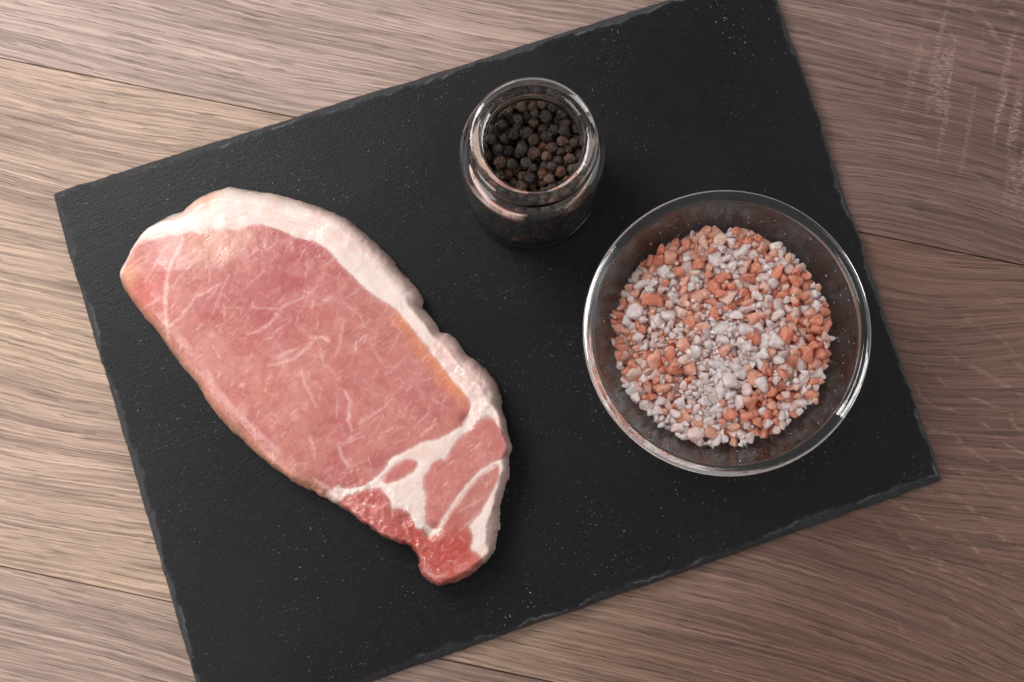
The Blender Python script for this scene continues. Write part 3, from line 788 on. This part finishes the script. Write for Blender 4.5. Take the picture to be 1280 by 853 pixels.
# ---- peppercorns
def pepper_material(name, c1, c2):
    n = NT(name)
    co = n.coord()
    f = n.noise(co, scale=900, detail=4, rough=.65)
    w = n.node('ShaderNodeAttribute', attribute_name='ridge').outputs['Fac']
    rnd = n.node('ShaderNodeObjectInfo').outputs['Random']
    c = n.mix(n.m('MULTIPLY_ADD', f, .25, n.m('MULTIPLY', n.m('POWER', w, 1.6), .85), clamp=True), c1, c2)
    br = n.m('MULTIPLY_ADD', rnd, 1.1, .75)
    c = n.mix(1.0, c, n.comb(br, br, br), 'MULTIPLY')
    return n.principled(Base_Color=c, Roughness=.45, Specular_IOR_Level=.45, Normal=n.bump(f, .7, .0004))
PEP = [pepper_material('pepper_black', (.004, .003, .003), (.070, .045, .034)),
       pepper_material('pepper_brown', (.009, .005, .003), (.13, .066, .038)),
       pepper_material('pepper_red', (.03, .009, .005), (.24, .088, .045))]
def pepper_mesh(seed, sub, mat):
    bm = bmesh.new(); bmesh.ops.create_icosphere(bm, subdivisions=sub, radius=1.0)
    off = Vector((seed * 7.3, seed * 3.1, seed * 1.7)); rid = []
    for vtx in bm.verts:
        p = vtx.co.normalized()
        q = p * 1.7 + off
        wq = q + .45 * Vector((mnoise.noise(q * 1.4), mnoise.noise(q * 1.4 + Vector((5, 0, 0))), mnoise.noise(q * 1.4 + Vector((0, 5, 0)))))
        rdg = 1 - min(1.0, abs(mnoise.noise(wq * 1.25)) * 3.6)
        rdg2 = 1 - min(1.0, abs(mnoise.noise(wq * 2.2 + Vector((9, 9, 9)))) * 3.0)
        h = .24 * rdg + .13 * rdg2 + .12 * mnoise.noise(p * 1.3 + off)
        vtx.co = p * (.77 + h); rid.append(.7 * rdg + .4 * rdg2)
    me = bpy.data.meshes.new('peppercorn'); bm.to_mesh(me); bm.free()
    me.polygons.foreach_set('use_smooth', [True] * len(me.polygons))
    a = me.attributes.new('ridge', 'FLOAT', 'POINT'); a.data.foreach_set('value', rid)
    me.materials.append(mat)
    return me
rp = np.random.RandomState(3)
PR = np.clip(rp.normal(2.08, .20, 1500), 1.5, 2.5)
Pp, Rp = settle(PR, 23.0, jar_inner, 4.75, lambda x, y: 54.0 + 1.0 * math.sin(x * .2), 5)
cnt = seen_from_above(Pp, Rp)
rad = np.hypot(Pp[:, 0], Pp[:, 1]) + Rp
score = cnt + 2.0 * (Pp[:, 2] > 45) * Rp + 1.2 * (rad > 21.5) * (Pp[:, 2] / 40)
order = np.argsort(-score)
single = set(order[:300].tolist())
kinds = rp.choice([0, 1, 2], len(Pp), p=[.58, .35, .07])
pep_meshes = [[pepper_mesh(s + 10 * k, 4, PEP[k]) for s in range(6 if k < 2 else 3)] for k in range(3)]
low = [[pepper_mesh(s + 10 * k, 2, PEP[k]) for s in range(3)] for k in range(3)]
PCOL = ['black', 'dark brown', 'reddish brown']
jo = np.array([JAR[0], JAR[1], JZ])
bulkV, bulkF, bulkM, bulkR = [], [], [], []
for k in range(len(Pp)):
    Rm = rot_matrix(rp); p = jo + Pp[k]
    if k in single:
        me = pep_meshes[kinds[k]][rp.randint(len(pep_meshes[kinds[k]]))]
        o = bpy.data.objects.new('peppercorn', me); col.objects.link(o)
        o.matrix_world = Matrix.Translation(Vector(p) * MM) @ Matrix(Rm.tolist()).to_4x4() @ Matrix.Scale(Rp[k] * MM, 4)
        size = 'large' if Rp[k] > 2.2 else 'small' if Rp[k] < 1.95 else 'middling'
        where = 'against the glass wall of the jar' if rad[k] > 21 else 'seen through the open mouth of the jar'
        tag(o, f'{size} {PCOL[kinds[k]]} wrinkled peppercorn {where}', 'peppercorn', f'{size} {PCOL[kinds[k]]} peppercorns ' + where)
    else:
        me = low[kinds[k]][rp.randint(3)]
        vv = np.zeros(len(me.vertices) * 3); me.vertices.foreach_get('co', vv); vv = vv.reshape(-1, 3) @ Rm.T * Rp[k] + Pp[k]
        ff = np.zeros(len(me.polygons) * 3, np.int32); me.loops.foreach_get('vertex_index', ff)
        bulkF.append(ff.reshape(-1, 3) + sum(len(b) for b in bulkV)); bulkV.append(vv); bulkM += [kinds[k]] * len(me.polygons)
        rr = np.zeros(len(me.vertices), np.float32); me.attributes['ridge'].data.foreach_get('value', rr); bulkR.append(rr)
if bulkV:
    me = fast_mesh('peppercorn_filling', np.concatenate(bulkV) * MM, np.concatenate(bulkF))
    for m_ in PEP: me.materials.append(m_)
    me.polygons.foreach_set('material_index', np.array(bulkM, np.int32))
    a = me.attributes.new('ridge', 'FLOAT', 'POINT'); a.data.foreach_set('value', np.concatenate(bulkR))
    o = link('peppercorn_filling', me); o.location = Vector(jo) * MM
    tag(o, 'mass of black peppercorns filling the lower part of the jar', 'peppercorns', kind='stuff')

# ---- salt
def salt_material(name, c, clear, sss):
    n = NT(name)
    co = n.coord()
    f = n.noise(co, scale=1.6, detail=3, rough=.6)
    rnd = n.node('ShaderNodeObjectInfo').outputs['Random']
    cc = n.mix(n.step(f, .30, .72), (c[0] * .90, c[1] * .78, c[2] * .76), tuple(min(1, k * 1.03) for k in c))
    nb = n.bump(n.noise(co, scale=3.0, detail=3), .30, .06)
    return n.principled(Base_Color=cc, Roughness=.22, IOR=1.16, Specular_IOR_Level=.65, Transmission_Weight=clear, Subsurface_Weight=1.0,
                        Subsurface_Radius=(1.0, 1.0, 1.0), Subsurface_Scale=sss, Normal=nb)
SALT_C = [('white', (.99, .88, .87)), ('pale_pink', (.98, .76, .72)), ('peach', (.95, .62, .50)), ('orange', (.90, .43, .29)), ('deep_orange', (.80, .27, .16))]
SALT = [salt_material('salt_' + nm, c, .05, .003) for nm, c in SALT_C]
SALT_TOP = [salt_material('salt_crystal_' + nm, c, .42, .0034) for nm, c in (('white', (1.0, .925, .92)), ('pale_pink', (1.0, .83, .805)), ('peach', (.98, .70, .61)), ('orange', (.93, .52, .40)), ('deep_orange', (.84, .37, .26)))]
SCOL = ['cloudy white', 'pale pink', 'peach coloured', 'orange pink', 'deep reddish orange']
def crystal_mesh(seed, mat):
    rng = np.random.RandomState(100 + seed)
    bm = bmesh.new()
    ax = np.array([1.0, rng.uniform(.60, .95), rng.uniform(.52, .85)]); ax = ax / ax.mean()
    for k in range(rng.randint(9, 14)):
        d = rng.normal(size=3); d /= np.linalg.norm(d); d = np.sign(d) * np.abs(d) ** .75
        d = d / max(np.linalg.norm(d), 1e-6) * rng.uniform(.86, 1.12) * ax
        bm.verts.new(d)
    r = bmesh.ops.convex_hull(bm, input=bm.verts)
    for g in r['geom_interior']:
        if isinstance(g, bmesh.types.BMVert) and g.is_valid: bm.verts.remove(g)
    bmesh.ops.bevel(bm, geom=bm.edges[:], offset=.12, segments=1, affect='EDGES')
    bmesh.ops.triangulate(bm, faces=bm.faces[:])
    me = bpy.data.meshes.new('salt_crystal'); bm.to_mesh(me); bm.free()
    me.materials.append(mat)
    return me
NV = 9
crys = [[crystal_mesh(s, m_) for s in range(NV)] for m_ in SALT_TOP]
rs = np.random.RandomState(8)
SR = np.clip(np.exp(rs.normal(math.log(2.4), .30, 4200)), 1.1, 3.7)
SR = np.concatenate([SR, rs.uniform(.9, 1.5, 260)])
def salt_limit(x, y): return 31.4 + 2.2 * math.exp(-((x - 2) ** 2 + y ** 2) / 700.0) + .8 * math.sin(x * .17 + 1) * math.sin(y * .21)
Ps, Rs = settle(SR, 43.0, bowl_inner, 3.4, salt_limit, 9, tries=10, overlap=.56, spot=(4200, -4.0, -5.0, 11.0, 13.0))
cnt = seen_from_above(Ps, Rs)
order = np.argsort(-cnt); single = set(order[:300].tolist())
so = np.array([BOWL[0], BOWL[1], BZ])
def kind_of(p):
    x, y = p[0], p[1]
    f = float(fbm(np.array([x / 15.0 + 4]), np.array([y / 15.0]), 2, 17)[0]) + .28 * math.hypot(x, y) / 40 - .10
    f -= .85 * math.exp(-((x + 4) ** 2 + (y + 7) ** 2) / 190.0)
    f += rs.normal(0, .42)
    return 0 if f < -.28 else 1 if f < -.02 else 2 if f < .13 else 3 if f < .38 else 4
bV, bF, bM = [], [], []; nb = 0
print('salt', len(Ps), 'visible', (cnt > 0).sum(), 'pepper', len(Pp))
for k in range(len(Ps)):
    kd = kind_of(Ps[k]) if Rs[k] > 1.45 else int(rs.randint(0, 2)); Rm = rot_matrix(rs); me = crys[kd][rs.randint(NV)]
    stretch = np.array([1, 1, 1]) * Rs[k] * 1.12
    if k in single:
        o = bpy.data.objects.new('salt_crystal', me); col.objects.link(o)
        o.matrix_world = Matrix.Translation(Vector(so + Ps[k]) * MM) @ Matrix(Rm.tolist()).to_4x4() @ Matrix.Scale(Rs[k] * 1.12 * MM, 4)
        size = 'large' if Rs[k] > 3.0 else 'small' if Rs[k] < 2.2 else 'middling'
        where = 'at the rim of the heap by the bowl wall' if math.hypot(Ps[k][0], Ps[k][1]) > 30 else 'on top of the heap inside the bowl'
        tag(o, f'{size} {SCOL[kd]} salt crystal {where}', 'salt crystal', f'{size} {SCOL[kd]} salt crystals ' + where)
    else:
        vv = np.zeros(len(me.vertices) * 3); me.vertices.foreach_get('co', vv); vv = (vv.reshape(-1, 3) @ Rm.T) * Rs[k] * 1.12 + Ps[k]
        ff = np.zeros(len(me.polygons) * 3, np.int32); me.loops.foreach_get('vertex_index', ff)
        bF.append(ff.reshape(-1, 3) + nb); nb += len(vv); bV.append(vv); bM += [kd + (5 if cnt[k] > 0 else 0)] * len(me.polygons)
# fine salt dust clinging to the wall of the bowl
def dust(count):
    V, Fc = [], []
    for k in range(count):
        z = rs.uniform(32.5, 40.5); a = rs.uniform(0, 2 * math.pi); r = bowl_inner(z) - .12; s = abs(rs.normal(0, .10)) + .09
        c = np.array([r * math.cos(a), r * math.sin(a), z]); b = len(V)
        for d in ((1, 0, 0), (-1, 0, 0), (0, 1, 0), (0, -1, 0), (0, 0, 1), (0, 0, -1)): V.append(c + s * np.array(d) * rs.uniform(.7, 1.2))
        Fc += [(b + i, b + j, b + q) for i, j, q in ((0, 2, 4), (2, 1, 4), (1, 3, 4), (3, 0, 4), (2, 0, 5), (1, 2, 5), (3, 1, 5), (0, 3, 5))]
    return np.array(V), np.array(Fc)
me = fast_mesh('salt_filling', np.concatenate(bV) * MM, np.concatenate(bF), smooth=False)
for m_ in SALT + SALT_TOP: me.materials.append(m_)
me.polygons.foreach_set('material_index', np.array(bM, np.int32))
o = link('salt_filling', me); o.location = Vector(so) * MM
tag(o, 'mass of pink and white salt grains under the top crystals', 'salt', kind='stuff')
dv, df = dust(110)
o = link('salt_dust', fast_mesh('salt_dust', dv * MM, df, smooth=False), SALT[0]); o.location = Vector(so) * MM
tag(o, 'fine salt dust clinging to the inside of the bowl wall', 'salt dust', kind='stuff')
